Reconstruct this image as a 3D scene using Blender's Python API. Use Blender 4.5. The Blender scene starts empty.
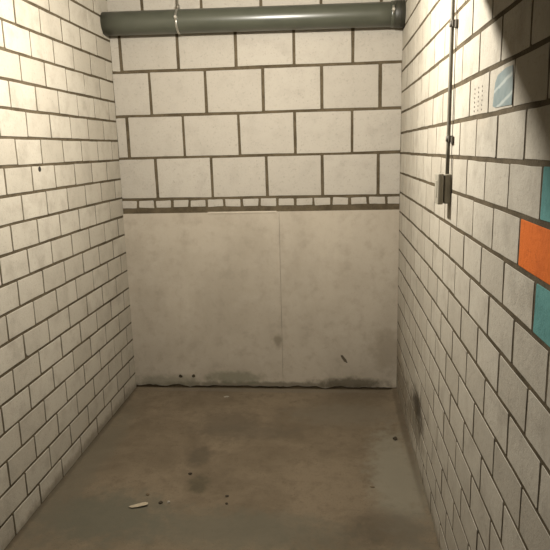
import bpy, bmesh, math, random
from mathutils import Vector, Matrix, noise

# ---------------------------------------------------------------- scale and helpers
S = 0.122                      # one side-wall brick course in metres
ZF = -13.2448                  # floor height in courses below the eye
XL, XR, YB = -11.28168, 3.56205, 31.7827   # left wall, right wall, back wall (courses)
YN = -6.0                      # near end of the passage
ZC = 9.3                       # ceiling
def P(x, y, z): return Vector((x * S, y * S, (z - ZF) * S))

sc = bpy.context.scene
col = sc.collection

def obj(name, bm, mats, parent=None, smooth=False):
    bmesh.ops.recalc_face_normals(bm, faces=bm.faces[:])
    me = bpy.data.meshes.new(name)
    bm.to_mesh(me); bm.free()
    for m in (mats if isinstance(mats, (list, tuple)) else [mats]):
        me.materials.append(m)
    if smooth:
        for p in me.polygons: p.use_smooth = True
    o = bpy.data.objects.new(name, me)
    col.objects.link(o)
    if parent is not None:
        o.parent = parent
        o.matrix_parent_inverse = Matrix.Translation(-parent.location)
    return o

def tag(o, label=None, cat=None, group=None, kind=None):
    if label: o['label'] = label
    if cat: o['category'] = cat
    if group: o['group'] = group
    if kind: o['kind'] = kind
    return o

def empty(name, loc):
    o = bpy.data.objects.new(name, None); col.objects.link(o)
    o.empty_display_size = 0.05
    o.location = loc
    return o

def add_box(bm, a, b, bevel=0.0, mat=0, seg=2):
    """Axis box between world points a and b."""
    lo = Vector((min(a[0], b[0]), min(a[1], b[1]), min(a[2], b[2])))
    hi = Vector((max(a[0], b[0]), max(a[1], b[1]), max(a[2], b[2])))
    r = bmesh.ops.create_cube(bm, size=1.0)
    vs = r['verts']
    for v in vs:
        v.co = Vector((lo[i] + (v.co[i] + .5) * (hi[i] - lo[i]) for i in range(3)))
    fs = set(f for v in vs for f in v.link_faces)
    for f in fs: f.material_index = mat
    if bevel > 0:
        es = list(set(e for v in vs for e in v.link_edges))
        bmesh.ops.bevel(bm, geom=es, offset=bevel, segments=seg, affect='EDGES', profile=.6)

def add_tube(bm, pts, rad, n=24, cap=True, mat=0):
    """Swept round tube through world points; rad is one radius or one per point."""
    if not isinstance(rad, (list, tuple)): rad = [rad] * len(pts)
    rings = []
    for i, p in enumerate(pts):
        t = (pts[min(i + 1, len(pts) - 1)] - pts[max(i - 1, 0)]).normalized()
        ref = Vector((0, 0, 1)) if abs(t.z) < .9 else Vector((1, 0, 0))
        u = t.cross(ref).normalized(); w = t.cross(u).normalized()
        rings.append([bm.verts.new(p + rad[i] * (math.cos(2 * math.pi * k / n) * u + math.sin(2 * math.pi * k / n) * w)) for k in range(n)])
    for a, b in zip(rings, rings[1:]):
        for k in range(n):
            f = bm.faces.new((a[k], a[(k + 1) % n], b[(k + 1) % n], b[k])); f.smooth = True; f.material_index = mat
    if cap:
        for r in (rings[0], rings[-1]):
            f = bm.faces.new(r); f.material_index = mat

# ---------------------------------------------------------------- materials
class G:
    """A small node-graph builder."""
    def __init__(s, name):
        s.m = bpy.data.materials.new(name); s.m.use_nodes = True
        s.t = s.m.node_tree; s.n = s.t.nodes; s.l = s.t.links
        s.b = s.n['Principled BSDF']
        s.co = s.n.new('ShaderNodeTexCoord').outputs['Object']
    def link(s, a, b): s.l.new(a, b)
    def set(s, sock, v):
        if hasattr(v, 'links'): s.link(v, sock)
        else: sock.default_value = v
    def noise(s, scale, detail=4, rough=.55, vec=None, dist=0.0, stretch=None):
        n = s.n.new('ShaderNodeTexNoise')
        n.inputs['Scale'].default_value = scale; n.inputs['Detail'].default_value = detail
        n.inputs['Roughness'].default_value = rough; n.inputs['Distortion'].default_value = dist
        v = vec or s.co
        if stretch:
            mp = s.n.new('ShaderNodeMapping'); mp.inputs['Scale'].default_value = stretch
            s.link(v, mp.inputs['Vector']); v = mp.outputs[0]
        s.link(v, n.inputs['Vector'])
        return n.outputs['Fac']
    def ramp(s, fac, lo, hi, a=0.0, b=1.0):
        m = s.n.new('ShaderNodeMapRange'); m.interpolation_type = 'SMOOTHSTEP'
        s.link(fac, m.inputs['Value'])
        for k, v in zip(('From Min', 'From Max', 'To Min', 'To Max'), (lo, hi, a, b)): m.inputs[k].default_value = v
        return m.outputs[0]
    def math(s, op, a, b=None):
        m = s.n.new('ShaderNodeMath'); m.operation = op
        s.set(m.inputs[0], a)
        if b is not None: s.set(m.inputs[1], b)
        return m.outputs[0]
    def mix(s, fac, a, b, mode='MIX'):
        m = s.n.new('ShaderNodeMix'); m.data_type = 'RGBA'; m.blend_type = mode
        s.set(m.inputs[0], fac)
        for i, v in ((6, a), (7, b)):
            if isinstance(v, tuple): v = (*v, 1.0) if len(v) == 3 else v
            s.set(m.inputs[i], v)
        return m.outputs[2]
    def blob(s, c, r, soft=.6, wobble=.75, freq=16):
        """Soft-edged stain mask around world point c with radii r, its outline broken by noise."""
        sub = s.n.new('ShaderNodeVectorMath'); sub.operation = 'SUBTRACT'
        s.link(s.co, sub.inputs[0]); sub.inputs[1].default_value = c
        div = s.n.new('ShaderNodeVectorMath'); div.operation = 'DIVIDE'
        s.link(sub.outputs[0], div.inputs[0]); div.inputs[1].default_value = r
        ln = s.n.new('ShaderNodeVectorMath'); ln.operation = 'LENGTH'
        s.link(div.outputs[0], ln.inputs[0])
        d = s.math('ADD', ln.outputs['Value'], s.math('MULTIPLY', s.math('SUBTRACT', s.noise(freq, 5, .6), .5), wobble * 2))
        return s.ramp(d, 1 - soft, 1 + soft * .4, 1.0, 0.0)
    def attr(s, name):
        a = s.n.new('ShaderNodeAttribute'); a.attribute_name = name
        return a.outputs['Fac']
    def bump(s, h, strength, dist):
        b = s.n.new('ShaderNodeBump'); b.inputs['Strength'].default_value = strength; b.inputs['Distance'].default_value = dist
        s.link(h, b.inputs['Height']); s.link(b.outputs[0], s.b.inputs['Normal'])
    def done(s, color, rough=.9, spec=.3, metal=0.0):
        s.set(s.b.inputs['Base Color'], (*color, 1.0) if isinstance(color, tuple) else color)
        s.set(s.b.inputs['Roughness'], rough)
        s.b.inputs['Specular IOR Level'].default_value = spec
        s.b.inputs['Metallic'].default_value = metal
        return s.m

BRICK_A, BRICK_B = (.395, .361, .296), (.340, .308, .248)

def brick_material(name, a=BRICK_A, b=BRICK_B, stains=(), mottle=.90):
    g = G(name)
    c = g.mix(g.attr('tint'), a, b)
    c = g.mix(g.ramp(g.noise(9, 5, .6), .42, .75), c, tuple(x * mottle for x in b))
    c = g.mix(g.ramp(g.noise(75, 4, .75), .54, .72, 0, .55), c, tuple(x * .60 for x in b))
    for ctr, r, dark, amount in stains:
        c = g.mix(g.math('MULTIPLY', g.blob(ctr, r), amount), c, dark)
    h = g.math('ADD', g.math('MULTIPLY', g.noise(55, 6, .65), .7), g.math('MULTIPLY', g.noise(240, 2, .6), .3))
    g.bump(h, .6, .004)
    return g.done(c, .93, .15)

def mortar_material(name, c0=(.100, .079, .050), c1=(.062, .048, .029)):
    g = G(name)
    c = g.mix(g.ramp(g.noise(12, 5, .6), .35, .7), c0, c1)
    c = g.mix(g.ramp(g.noise(160, 2, .6), .55, .75, 0, .5), c, (.028, .021, .012))
    g.bump(g.noise(110, 4, .7), .6, .004)
    return g.done(c, .96, .1)

def concrete_material(name, a, b, stains=(), streak=None, fine=.5):
    g = G(name)
    c = g.mix(g.ramp(g.noise(2.1, 6, .62, dist=.4), .36, .68), a, b)
    c = g.mix(g.ramp(g.noise(14, 6, .65), .45, .75, 0, .55), c, tuple(x * .78 for x in b))
    if streak:
        c = g.mix(g.ramp(g.noise(3, 4, .6, stretch=streak), .5, .72, 0, .35), c, tuple(x * 1.18 for x in a))
    c = g.mix(g.ramp(g.noise(170, 3, .6), .58, .74, 0, fine), c, tuple(x * .66 for x in b))
    for ctr, r, dark, amount in stains:
        c = g.mix(g.math('MULTIPLY', g.blob(ctr, r), amount), c, dark)
    h = g.math('ADD', g.math('MULTIPLY', g.noise(28, 6, .6), .75), g.math('MULTIPLY', g.noise(210, 2, .6), .25))
    g.bump(h, .35, .004)
    return g.done(c, .9, .2)

def plain(name, c, rough=.6, spec=.4, metal=0.0, var=.8, scale=60):
    g = G(name)
    k = g.mix(g.ramp(g.noise(scale, 4, .6), .4, .75), c, tuple(x * var for x in c))
    return g.done(k, rough, spec, metal)

MORTAR = mortar_material('mortar')
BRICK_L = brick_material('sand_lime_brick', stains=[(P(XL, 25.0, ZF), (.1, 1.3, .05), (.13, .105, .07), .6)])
BRICK_R = brick_material('sand_lime_brick_marked', stains=[
    (P(XR, 23.9, -10.75), (.1, .20, .10), (.035, .026, .015), .9),
    (P(XR, 24.6, -11.6), (.1, .34, .10), (.10, .08, .05), .6),
    (P(XR, 29.5, -12.3), (.1, .55, .20), (.15, .12, .08), .75),
    (P(XR, 30.9, -10.6), (.1, .14, .30), (.20, .165, .115), .5),
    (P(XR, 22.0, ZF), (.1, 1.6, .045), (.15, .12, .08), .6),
    (P(XR, 15.0, .6), (.1, .10, .04), (.36, .31, .24), .35)])
BLOCK = brick_material('sand_lime_block', (.368, .338, .285), (.338, .309, .259), mottle=.95)

# ---------------------------------------------------------------- masonry
rnd = random.Random(7)

class Masonry:
    """Raised bricks with worn edges on one wall plane: to3(u, w, d) maps along / up / outwards to the world."""
    def __init__(s, to3, proud=.020):
        s.bm = bmesh.new(); s.to3 = to3; s.proud = proud
        s.tint = s.bm.faces.layers.float.new('tint')
    def brick(s, u0, u1, w0, w1, proud=None, bev=None, jit=.012, tint=None, mat=0, chip=None):
        if u1 - u0 < .05 or w1 - w0 < .05: return
        t = rnd.random() ** 1.6 if tint is None else tint
        proud = s.proud if proud is None else proud
        bev = proud * .45 if bev is None else bev
        d = proud * (1 + rnd.uniform(-.3, .3))
        tilt = (rnd.uniform(-.004, .004), rnd.uniform(-.004, .004))
        cs = [(u0, w0), (u1, w0), (u1, w1), (u0, w1)]
        cs = [(a + rnd.uniform(-jit, jit), b + rnd.uniform(-jit, jit)) for a, b in cs]
        # rounded outline: each corner becomes three points, each edge gets two wobbling points
        out = []
        for i in range(4):
            p = Vector(cs[i]); q = Vector(cs[(i + 1) % 4]); r = Vector(cs[i - 1])
            e1 = (q - p).normalized(); e0 = (r - p).normalized()
            cr = rnd.uniform(.015, .045)
            if chip is not None and i == chip: cr = .16
            out += [p + e0 * cr, p + (e0 + e1) * cr * .3, p + e1 * cr]
            for f in (.33, .67):
                m = p.lerp(q, f); nrm = Vector((-e1.y, e1.x))
                out.append(m + nrm * rnd.uniform(-.006, .010))
        cen = sum(out, Vector((0, 0))) / len(out)
        def ring(inset, depth):
            vs = []
            for p in out:
                k = p - cen
                q = Vector((k.x * max(0, 1 - inset / max(.05, (u1 - u0) / 2)), k.y * max(0, 1 - inset / max(.05, (w1 - w0) / 2)))) + cen
                vs.append(s.bm.verts.new(s.to3(q.x, q.y, depth + tilt[0] * k.x + tilt[1] * k.y)))
            return vs
        rs = [ring(0, -.02), ring(0, d - bev), ring(bev * .4, d - bev * .35), ring(bev * 1.1, d)]
        n = len(out)
        for a, b in zip(rs, rs[1:]):
            for k in range(n):
                f = s.bm.faces.new((a[k], a[(k + 1) % n], b[(k + 1) % n], b[k])); f[s.tint] = t; f.material_index = mat
        f = s.bm.faces.new(rs[-1]); f[s.tint] = t; f.material_index = mat
    def backing(s, u0, u1, w0, w1, thick=1.2, mat=1):
        pts = [s.to3(u, w, d) for d in (0, -thick) for u, w in ((u0, w0), (u1, w0), (u1, w1), (u0, w1))]
        v = [s.bm.verts.new(p) for p in pts]
        for q in ((0, 1, 2, 3), (4, 5, 6, 7), (0, 1, 5, 4), (1, 2, 6, 5), (2, 3, 7, 6), (3, 0, 4, 7)):
            f = s.bm.faces.new([v[i] for i in q]); f.material_index = mat

JB, JH = .105, .090           # bed and head joint widths

# left wall: courses indexed as read off the photograph
ZL, LL = .63372, 1.945
left = lambda u, w, d: P(XL + d, u, w)
W = Masonry(left)
W.backing(YN, YB + 1.2, ZF - .6, ZC)
for k in range(-9, 14):
    top = ZL - k; bot = max(ZL - k - 1, ZF - .05)
    base = 22.09 if k % 2 else 23.055
    base -= .02 * max(0, k - 8) if k % 2 else 0
    j = [base + LL * n for n in range(-18, 6)]
    edges = [YN] + [y for y in j if YN + .3 < y < YB - .25] + [YB]
    for y0, y1 in zip(edges, edges[1:]):
        e0 = .0 if y0 == YN else JH / 2; e1 = .02 if y1 == YB else JH / 2
        chip = 0 if (k == 7 and abs(y0 - 20.13) < .15) else None
        W.brick(y0 + e0, y1 - e1, bot + JB / 2, min(top - JB / 2, ZC), chip=chip)
wall_left = tag(obj('wall_left', W.bm, [BRICK_L, MORTAR]), 'left wall of cream sand-lime bricks with dark recessed joints', 'wall', kind='structure')
bm = bmesh.new()
hp = left(22.72, ZL - 1.16, .026)
add_tube(bm, [hp + Vector((-.012, 0, 0)), hp + Vector((.001, 0, 0))], .0125, 14)
tag(obj('wall_plug', bm, plain('dark_plug', (.02, .016, .012), .8), wall_left), 'small dark plug hole just under a bed joint')

# right wall
ZR, HR, LR = -.35159, .99515, 1.905
right = lambda u, w, d: P(XR - d, u, w)
W = Masonry(right, .011)
W.backing(YN, YB + 1.2, ZF - .6, ZC)
PAINT = {(1, 11.67): 'orange', (0, 10.67): 'teal', (2, 10.65): 'teal'}
special = []
for k in range(-10, 13):
    top = ZR - k * HR; bot = max(top - HR, ZF - .05)
    base = 13.57 if k % 2 else 14.44
    edges = [YN] + [y for y in (base + LR * n for n in range(-11, 12)) if YN + .3 < y < YB - .2] + [YB]
    for y0, y1 in zip(edges, edges[1:]):
        e0 = .0 if y0 == YN else JH / 2; e1 = .02 if y1 == YB else JH / 2
        args = (y0 + e0, y1 - e1, bot + JB / 2, min(top - JB / 2, ZC))
        key = [c for (kk, yy), c in PAINT.items() if kk == k and abs(y1 - yy) < .2]
        if key: special.append((key[0], k, args)); continue
        W.brick(*args)
wall_right = tag(obj('wall_right', W.bm, [BRICK_R, MORTAR]), 'right wall of cream sand-lime bricks with a few painted bricks', 'wall', kind='structure')
ORANGE = brick_material('orange_paint', (.60, .145, .022), (.50, .110, .018))
TEAL = brick_material('teal_paint', (.115, .275, .255), (.085, .215, .205))
for c, k, args in special:
    M = Masonry(right, .011); M.brick(*args, tint=.4)
    o = obj('painted_brick', M.bm, ORANGE if c == 'orange' else TEAL, wall_right)
    o['label'] = {1: 'brick painted orange', 0: 'brick painted teal, above the orange brick', 2: 'brick painted teal, below the orange brick'}[k]
# pencil-dot grid on one brick of the right wall
bm = bmesh.new()
for i, y in enumerate((15.05, 15.42, 15.80)):
    for q in range(6):
        c = right(y, .80 + .105 * q, .0165)
        add_tube(bm, [c + Vector((.002, 0, 0)), c + Vector((-.0006, 0, 0))], .0030, 8)
tag(obj('dot_marks', bm, plain('pale_ink', (.255, .232, .19), .9), wall_right), 'rows of small grey dots on one brick')

# back wall: large blocks, a slim course, and a concrete plinth
ZB = [6.27, 4.0933, 1.87696, -.29855, -2.48098]
back = lambda u, w, d: P(u, YB - d, w)
W = Masonry(back)
W.backing(XL, XR, ZF - .6, ZC)
rows = [(8.45, 6.27, [-9.47, -6.43, -3.42, -.43, 2.50]),
        (6.27, 4.0933, [-10.77, -7.75, -4.76, -1.80, 1.13]),
        (4.0933, 1.87696, [-9.34, -6.39, -3.43, -.43, 2.49]),
        (1.87696, -.29855, [-10.70, -7.68, -4.75, -1.83, 1.09]),
        (-.29855, -2.48098, [-9.28, -6.29, -3.35, -.45, 2.43]),
        (ZC + .6, 8.45, [-10.77, -7.75, -4.76, -1.80, 1.13])]
JV = .15
for top, bot, js in rows:
    e = [XL] + js + [XR]
    for a, b in zip(e, e[1:]):
        W.brick(a + (.02 if a == XL else JV / 2), b - (.02 if b == XR else JV / 2), bot + .07, min(top - .07, ZC), jit=.02)
sl = [-10.41 + .948 * n for n in range(15)]
e = [XL] + sl + [XR]
for a, b in zip(e, e[1:]):
    W.brick(a + (.02 if a == XL else .07), b - (.02 if b == XR else .07), -2.93, -2.56, jit=.025)
wall_back = tag(obj('wall_back', W.bm, [BLOCK, MORTAR]), 'back wall of large cream blocks above a grey concrete base', 'wall', kind='structure')

PLINTH = concrete_material('plinth_concrete', (.375, .330, .262), (.325, .284, .222), streak=(1, 1, .15), stains=[
    (P(3.0, YB, -10.9), (.13, .3, .16), (.20, .165, .115), .45),
    (P(-2.95, YB, -10.4), (.035, .3, .055), (.16, .135, .095), .7),
    (P(-4.0, YB, -13.05), (.95, .3, .030), (.115, .10, .07), .8),
    (P(1.0, YB, -12.85), (.26, .3, .045), (.085, .072, .048), .85),
    (P(-9.5, YB, -12.9), (.30, .3, .06), (.15, .14, .10), .6),
    (P(-5.5, YB, -12.6), (.22, .3, .05), (.13, .13, .085), .6)])
HOLE = plain('hole_dark', (.03, .025, .018), .95)
def plinth_slab(bm, x0, x1, top, proud, holes, seed, hm=1, deep=.22):
    r = random.Random(seed)
    front = YB - proud
    n = max(8, int((x1 - x0) * 6))
    outl = [(x0, top), (x0, ZF + .16)]
    for i in range(1, n):
        x = x0 + (x1 - x0) * i / n
        z = ZF + .15 + .13 * noise.noise(Vector((x * 1.3, seed, 0))) + .05 * noise.noise(Vector((x * 5, seed, 3)))
        outl.append((x, max(z, ZF + .03)))
    outl += [(x1, ZF + .16), (x1, top)]
    loops = [outl] + holes
    es = []; rings = []
    for lp in loops:
        vs = [bm.verts.new(P(x, front, z)) for x, z in lp]
        rings.append(vs)
        es += [bm.edges.new((vs[i], vs[(i + 1) % len(vs)])) for i in range(len(vs))]
    bmesh.ops.triangle_fill(bm, use_beauty=True, edges=es)
    # chamfered outer rim and hole walls
    for i, (vs, lp) in enumerate(zip(rings, loops)):
        back_y = YB + .05 if i == 0 else front + deep
        bs = [bm.verts.new(P(x, back_y, z)) for x, z in lp]
        m = len(vs)
        for k in range(m):
            f = bm.faces.new((vs[k], vs[(k + 1) % m], bs[(k + 1) % m], bs[k])); f.material_index = 0 if i == 0 else hm
        if i:
            f = bm.faces.new(bs); f.material_index = hm
def circ(cx, cz, rx, rz, n=16, rot=0, seed=1):
    r = random.Random(seed); o = []
    for k in range(n):
        a = 2 * math.pi * k / n; q = r.uniform(.82, 1.12)
        x, z = rx * q * math.cos(a), rz * q * math.sin(a)
        o.append((cx + x * math.cos(rot) - z * math.sin(rot), cz + x * math.sin(rot) + z * math.cos(rot)))
    return o
bm = bmesh.new()
plinth_slab(bm, XL + .02, -2.757, -3.24, .075, [circ(-8.62, -12.55, .105, .10, seed=2), circ(-7.86, -12.53, .095, .10, seed=5)], 11)
plinth_slab(bm, -2.745, XR - .02, -3.24, .070, [circ(.66, -11.45, .30, .085, rot=-.95, seed=8)], 12, 2, .04)
# lip of cement along the top of the left half
x = -6.6; lip = []
while x < -2.8:
    h = .03 + .04 * noise.noise(Vector((x * 2, 4, 4)))
    d = .07 + .06 * noise.noise(Vector((x * 3, 9, 1)))
    lip.append((x, h, d)); x += .12
prev = None
for x, h, d in lip:
    q = [bm.verts.new(P(x, YB - .05, -3.20)), bm.verts.new(P(x, YB - .08 - d * .22, -3.25 - h * .4)), bm.verts.new(P(x, YB - .073, -3.34 - h))]
    if prev:
        for i in range(2): bm.faces.new((prev[i], prev[i + 1], q[i + 1], q[i]))
    prev = q
tag(obj('concrete_base', bm, [PLINTH, HOLE, plain('chipped_concrete', (.085, .066, .042), .95)], wall_back), 'smooth grey concrete lower half of the back wall')

# ---------------------------------------------------------------- floor, ceiling, unseen beam
def fstain(x, y, rx, ry, c, a): return (P(x, y, ZF), (rx, ry, .2), c, a)
FLOOR = concrete_material('floor_concrete', (.146, .113, .074), (.100, .077, .049), fine=.95, stains=[
    fstain(-8.5, 19.4, .36, .22, (0.083, 0.078, 0.055), .8),
    fstain(-3.5, 18.9, .55, .16, (0.093, 0.085, 0.060), .7),
    fstain(2.6, 22.6, .15, .60, (.170, .152, .112), .8),
    fstain(2.0, 19.2, .20, .16, (0.065, 0.052, 0.034), .6),
    fstain(-5.45, 21.7, .065, .085, (0.048, 0.041, 0.024), .65),
    fstain(-5.9, 24.0, .08, .13, (0.065, 0.052, 0.034), .7),
    fstain(-5.2, 27.2, .22, .22, (0.075, 0.060, 0.040), .6),
    fstain(-3.8, 26.5, .30, .12, (0.083, 0.067, 0.046), .5),
    fstain(0.5, 28.5, .40, .18, (0.118, 0.099, 0.070), .6),
    fstain(-11.25, 24.0, .025, 1.4, (.050, .038, .024), .8),
    fstain(3.4, 27.0, .02, .8, (.055, .042, .027), .5),
    fstain(-10.6, 23.0, .10, .9, (0.101, 0.087, 0.060), .6),
    fstain(-3.5, 31.5, .9, .035, (0.121, 0.102, 0.075), .6)])
bm = bmesh.new()
nx, ny = 60, 130
x0, x1, y0, y1 = XL - .6, XR + .6, YN, YB + .6
grid = []
for j in range(ny + 1):
    row = []
    for i in range(nx + 1):
        x = x0 + (x1 - x0) * i / nx; y = y0 + (y1 - y0) * j / ny
        z = ZF + .018 * noise.noise(Vector((x * .35, y * .35, 0))) - .02
        # the floor lifts in a cement fillet against the right wall and the back right corner
        dx = XR - x; dy = YB - y
        z += .34 * max(0, 1 - math.hypot(dx, dy) / 1.0) ** 1.5 if dx >= 0 and dy >= 0 else .0
        z += .10 * max(0, 1 - abs(dx) / .45) * max(0, min(1, (y - 16) / 8))
        row.append(bm.verts.new(P(x, y, z)))
    grid.append(row)
for j in range(ny):
    for i in range(nx):
        bm.faces.new((grid[j][i], grid[j][i + 1], grid[j + 1][i + 1], grid[j + 1][i])).smooth = True
ring = grid[0] + [r[-1] for r in grid[1:]] + grid[-1][-2::-1] + [r[0] for r in grid[-2:0:-1]]
low = [bm.verts.new((v.co.x, v.co.y, -.16)) for v in ring]
for k in range(len(ring)):
    bm.faces.new((ring[k], ring[(k + 1) % len(ring)], low[(k + 1) % len(ring)], low[k]))
bm.faces.new(low)
floor = tag(obj('floor', bm, FLOOR), 'stained brown-grey concrete floor of the empty storage cellar', 'floor', kind='structure')

CEIL = concrete_material('ceiling_concrete', (.24, .22, .18), (.20, .18, .15))
bm = bmesh.new()
add_box(bm, P(XL - 1.2, YN, ZC), P(XR + 1.2, YB + 1.2, ZC + 1.2))
tag(obj('ceiling', bm, CEIL), 'bare concrete ceiling over the storage cellar', 'ceiling', kind='structure')
BY1, BZ = 16.8, 4.43  # unseen occluder, placed to throw the slanting shadow on the right wall
bm = bmesh.new()
add_box(bm, P(XL, BY1 - 2.0, BZ), P(XR, BY1, ZC), .004)
tag(obj('ceiling_beam', bm, CEIL), 'unseen concrete beam placed under the ceiling to cast the slanting shadow', 'beam', kind='structure')

# ---------------------------------------------------------------- drain pipe under the ceiling
PIPE = plain('grey_green_pipe', (.060, .062, .045), .30, .5, var=.85, scale=8)
PIPE_D = plain('dark_rubber_sleeve', (.030, .029, .020), .5, .4)
STEEL = plain('zinc_steel', (.55, .53, .47), .32, .5, .85)
RP = .56
def pc(x): return P(x, YB - .655, 6.355 - (x + 11.0) * .0115)
root = tag(empty('drain_pipe', pc(-3.86)), 'grey-green drain pipe running along the top of the back wall', 'pipe')
bm = bmesh.new()
add_tube(bm, [pc(XL + .0 + (XR - XL) * i / 12) for i in range(13)], RP * S, 48)
obj('tube', bm, PIPE, root)
def band(bm, xa, xb, r, lip=.02):
    xs = [xa, xa + .02, xb - .02, xb]
    add_tube(bm, [pc(x) for x in xs], [(r - lip) * S, r * S, r * S, (r - lip) * S], 48)
bm = bmesh.new(); band(bm, 3.06, 3.54, RP + .055)
band(bm, 3.30, 3.36, RP + .075)
obj('coupling_sleeve', bm, PIPE_D, root)
def clamp(xm, wd, rod):
    bm = bmesh.new(); band(bm, xm - wd / 2, xm + wd / 2, RP + .035)
    c = obj('pipe_clamp', bm, STEEL if rod else PIPE, root)
    bm = bmesh.new()
    q = pc(xm) + Vector((0, -(RP + .04) * S, .10 * S))
    add_tube(bm, [q + Vector((0, .012, 0)), q + Vector((0, -.006, 0)), q + Vector((0, -.010, 0))], [.0115, .0115, .008], 6)
    add_tube(bm, [q + Vector((0, 0, -.022)), q + Vector((0, 0, .022))], .006, 10)
    tag(obj('bolt', bm, STEEL, c), 'bright steel bolt')
clamp(-7.47, .10, True)
clamp(2.98, .17, False)
bm = bmesh.new()
add_tube(bm, [pc(-7.47) + Vector((0, 0, RP * S)), Vector((pc(-7.47).x, pc(-7.47).y, P(0, 0, ZC).z))], .0055, 12)
q = pc(-7.47) + Vector((0, 0, (RP + .03) * S))
add_tube(bm, [q, q + Vector((0, 0, .022))], .011, 6)
tag(obj('hanger_rod', bm, plain('dull_steel', (.20, .18, .14), .5, .4, .5), root), 'thin steel rod up to the ceiling')

# ---------------------------------------------------------------- conduit and electrical box on the right wall
GREY = plain('grey_conduit', (.12, .108, .082), .5, .4, var=.85)
BOXM = plain('pale_box_plastic', (.25, .23, .18), .45, .45, var=.92, scale=20)
CY, CX = 18.45, XR - .12
root = tag(empty('electrical_conduit', P(CX, CY, -.86)), 'thin vertical grey conduit clipped to the right brick wall', 'conduit')
bm = bmesh.new()
add_tube(bm, [P(CX, CY, z) for z in (-.87, 0, 1.5, 3, 4.5, 6.5, ZC)], .0068, 16)
obj('tube', bm, GREY, root)
for z in (3.34, .17, 6.9):
    bm = bmesh.new()
    add_box(bm, P(XR - .004, CY - .16, z - .09), P(CX - .02, CY + .10, z + .09), .002)
    add_tube(bm, [P(CX, CY, z - .075), P(CX, CY, z + .075)], .0095, 16)
    add_box(bm, P(XR - .004, CY - .34, z - .14), P(XR - .085, CY - .12, z + .06), .002)
    cl = obj('clip', bm, plain('dark_clip', (.07, .06, .045), .6), root)
root = tag(empty('electrical_box', P(XR - .05, 18.6, -1.74)), 'small pale electrical box at the lower end of the conduit', 'switch box')
BY0, BYE, BT, BB = 18.29, 18.88, -.83, -1.74
bm = bmesh.new(); add_box(bm, P(XR - .004, BY0 + .02, BB + .02), P(XR - .215, BYE - .02, BT - .02), .004)
obj('back_box', bm, BOXM, root)
bm = bmesh.new(); add_box(bm, P(XR - .20, BY0 + .07, BB + .07), P(XR - .25, BYE - .07, BT - .07))
obj('seam_shade', bm, plain('seam_shade_black', (.02, .018, .014), .8), root)  # black core paints the shade in the seam behind the cover
bm = bmesh.new(); add_box(bm, P(XR - .24, BY0, BB), P(XR - .405, BYE, BT), .005)
cov = obj('cover', bm, BOXM, root)
bm = bmesh.new()
add_box(bm, P(XR - .39, BY0 + .14, BB + .20), P(XR - .425, BYE - .14, BT - .20), .003)
obj('rocker', bm, BOXM, cov)

# ---------------------------------------------------------------- pale blue sticker on the right wall
g = G('blue_sticker')
sep = g.n.new('ShaderNodeSeparateXYZ'); g.link(g.co, sep.inputs[0])
u = g.math('ADD', g.math('MULTIPLY', sep.outputs['Z'], 1.0), g.math('MULTIPLY', sep.outputs['Y'], .20))
u = g.math('ADD', u, g.math('MULTIPLY', g.noise(30, 2), .012))
fr = g.math('FRACT', g.math('MULTIPLY', u, 21.0))
st = g.ramp(g.math('ABSOLUTE', g.math('SUBTRACT', fr, .5)), .36, .47)
c = g.mix(g.ramp(g.noise(40, 4), .4, .7), (.165, .205, .200), (.130, .175, .175))
c = g.mix(g.math('MULTIPLY', st, .8), c, (.36, .39, .36))
STK = g.done(c, .45, .4)
bm = bmesh.new()
sy0, sy1, sz0, sz1 = 12.60, 14.02, .74, 1.50
n = 10
o0 = [(sy0, sz0), (sy0 + .45, sz0 + .01), (sy1 - .2, sz0 + .02), (sy1, sz0 + .06), (sy1 - .05, sz0 + .3), (sy1 - .12, sz1 - .22), (sy1 - .3, sz1 - .08), (sy0 + .5, sz1), (sy0 + .05, sz1 - .01), (sy0 - .02, sz0 + .35)]
a = [bm.verts.new(right(y, z, .018)) for y, z in o0]
b = [bm.verts.new(right(y, z, .022)) for y, z in o0]
bm.faces.new(a); bm.faces.new(b)
for k in range(len(a)): bm.faces.new((a[k], a[(k + 1) % n], b[(k + 1) % n], b[k]))
tag(obj('sticker', bm, STK), 'pale blue sticker with white diagonal stripes stuck on the right wall', 'sticker')

# ---------------------------------------------------------------- debris on the floor
WOOD = plain('pale_wood', (.36, .30, .21), .8, .2, var=.7, scale=90)
def crumb(name, x, y, size, c, label, cat='rubble', flat=.6, seed=1, group='crumbs on the concrete floor'):
    bm = bmesh.new()
    bmesh.ops.create_icosphere(bm, subdivisions=3, radius=1.0)
    r = random.Random(seed); off = Vector((r.random() * 50, r.random() * 50, r.random() * 50))
    sx, sy = r.uniform(.8, 1.25), r.uniform(.8, 1.15)
    for v in bm.verts:
        k = 1 + .38 * noise.noise(v.co * 1.3 + off) + .15 * noise.noise(v.co * 3.1 + off)
        v.co = Vector((v.co.x * sx, v.co.y * sy, max(v.co.z, -.45) * flat)) * k * size
    lowz = min(v.co.z for v in bm.verts)
    p = P(x, y, ZF - .02 + .018 * noise.noise(Vector((x * .35, y * .35, 0))))
    for v in bm.verts: v.co.z -= lowz + .0005
    o = obj(name, bm, plain(name + '_' + str(seed), c, .9, .2))
    o.location = p
    return tag(o, label, cat, group)
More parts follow.
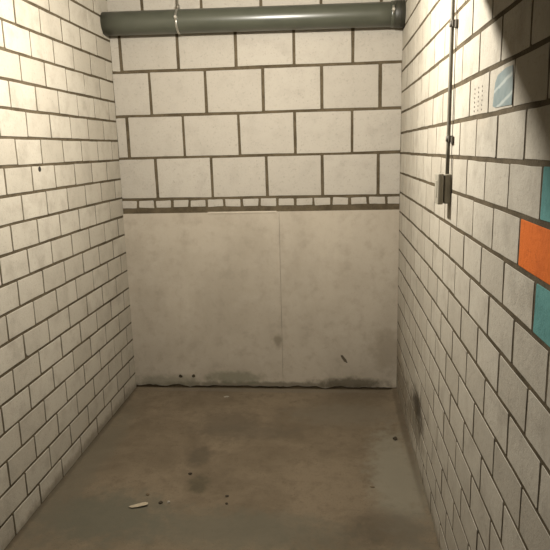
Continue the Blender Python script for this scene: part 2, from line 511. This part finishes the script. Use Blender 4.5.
# the wood scrap: a bent, split sliver with a raised right end
bm = bmesh.new()
secs = [(-.044, .004, .0045, .005), (-.030, .010, .007, .006), (-.010, .012, .008, .009), (.012, .013, .008, .012), (.030, .012, .008, .015), (.043, .008, .006, .016)]
prev = None
for x, hw, hh, zc in secs:
    q = [bm.verts.new((x, dy * hw * 1.35 + .003 * math.sin(x * 60), .007 + zc * .45 + lift * .0045)) for dy, lift in ((-1, .85), (-.9, 1.15), (0, .62), (1, .12), (.9, -.25), (0, .25))]
    if prev:
        for k in range(6): bm.faces.new((prev[k], prev[(k + 1) % 6], q[(k + 1) % 6], q[k]))
    else: bm.faces.new(q)
    prev = q
bm.faces.new(prev)
lz = min(v.co.z for v in bm.verts)
for v in bm.verts: v.co.z -= lz
o = obj('wood_scrap', bm, WOOD)
o.location = P(-7.42, 20.12, ZF - .02); o.rotation_euler.z = math.radians(12)
tag(o, 'pale splinter of wood, the largest scrap lying on the concrete floor', 'wood scrap')
DK, BR, WH = (.045, .035, .022), (.12, .09, .055), (.24, .215, .17)
crumb('stone_crumb', -6.62, 20.36, .0105, DK, 'dark crumb just right of the wood splinter', seed=1)
crumb('stone_crumb', -6.33, 20.42, .0085, WH, 'whitish crumb right of the dark crumb near the wood splinter', seed=2)
crumb('stone_crumb', -7.30, 20.90, .0090, BR, 'brown crumb behind the right end of the wood splinter', seed=3)
crumb('stone_crumb', -5.96, 22.50, .0105, DK, 'dark crumb at the back edge of the dark floor stain', seed=4)
crumb('stone_crumb', -4.13, 20.95, .0075, DK, 'dark speck right of the floor stain, the rear one of a pair', seed=5)
crumb('stone_crumb', -4.06, 20.45, .0075, DK, 'dark speck right of the floor stain, the front one of a pair', seed=6)
crumb('stone_crumb', 2.88, 25.98, .0150, DK, 'black crumb alone on the floor close to the right wall', seed=7)
crumb('stone_crumb', 1.57, 21.88, .0100, BR, 'brown crumb in front of the black crumb, near the right wall', seed=8, flat=.35)
crumb('plaster_flake', -5.80, 30.55, .0150, WH, 'pale plaster flake near the foot of the back wall', 'flake', flat=.22, seed=9, group=None)

# ---------------------------------------------------------------- light
ld = bpy.data.lights.new('cellar_lamp', 'POINT')
ld.energy = 166; ld.color = (1.0, .955, .88); ld.shadow_soft_size = .025
ld.use_nodes = True                      # added emission falloff, no reflector there: less light sideways and upwards
lt = ld.node_tree; em = lt.nodes['Emission']
tc = lt.nodes.new('ShaderNodeTexCoord'); sx = lt.nodes.new('ShaderNodeSeparateXYZ')
mr = lt.nodes.new('ShaderNodeMapRange'); mr.interpolation_type = 'SMOOTHSTEP'
lt.links.new(tc.outputs['Normal'], sx.inputs[0]); lt.links.new(sx.outputs['Z'], mr.inputs['Value'])
for k, v in (('From Min', -.75), ('From Max', .25), ('To Min', 1.0), ('To Max', .75)): mr.inputs[k].default_value = v
lt.links.new(mr.outputs[0], em.inputs['Strength'])
lo = bpy.data.objects.new('cellar_lamp', ld); lo.location = P(-3.3, 19.2, 6.31); col.objects.link(lo)
w = bpy.data.worlds.new('world'); sc.world = w; w.use_nodes = True
w.node_tree.nodes['Background'].inputs[0].default_value = (.9, .8, .62, 1)
w.node_tree.nodes['Background'].inputs[1].default_value = .004

# ---------------------------------------------------------------- camera
yaw, pit, roll, F = -.09595, .20657, -.02571, 600.0
cy, sy, cp, sp, cr, sr = math.cos(yaw), math.sin(yaw), math.cos(pit), math.sin(pit), math.cos(roll), math.sin(roll)
fwd = Vector((sy * cp, cy * cp, -sp)); rt = Vector((cy, -sy, 0)); up = rt.cross(fwd)
r = rt * cr + up * sr; u = -rt * sr + up * cr
cd = bpy.data.cameras.new('camera'); cam = bpy.data.objects.new('camera', cd); col.objects.link(cam)
cd.sensor_width = 36; cd.sensor_fit = 'HORIZONTAL'; cd.lens = 36 * F / 550; cd.clip_start = .02
m = Matrix((r, u, -fwd)).transposed().to_4x4(); m.translation = P(0, 0, 0)
cam.matrix_world = m
sc.camera = cam
sc.view_settings.view_transform = 'Standard'; sc.view_settings.look = 'None'
sc.view_settings.gamma = 1; sc.view_settings.use_curve_mapping = False
sc.view_settings.exposure = 0.0
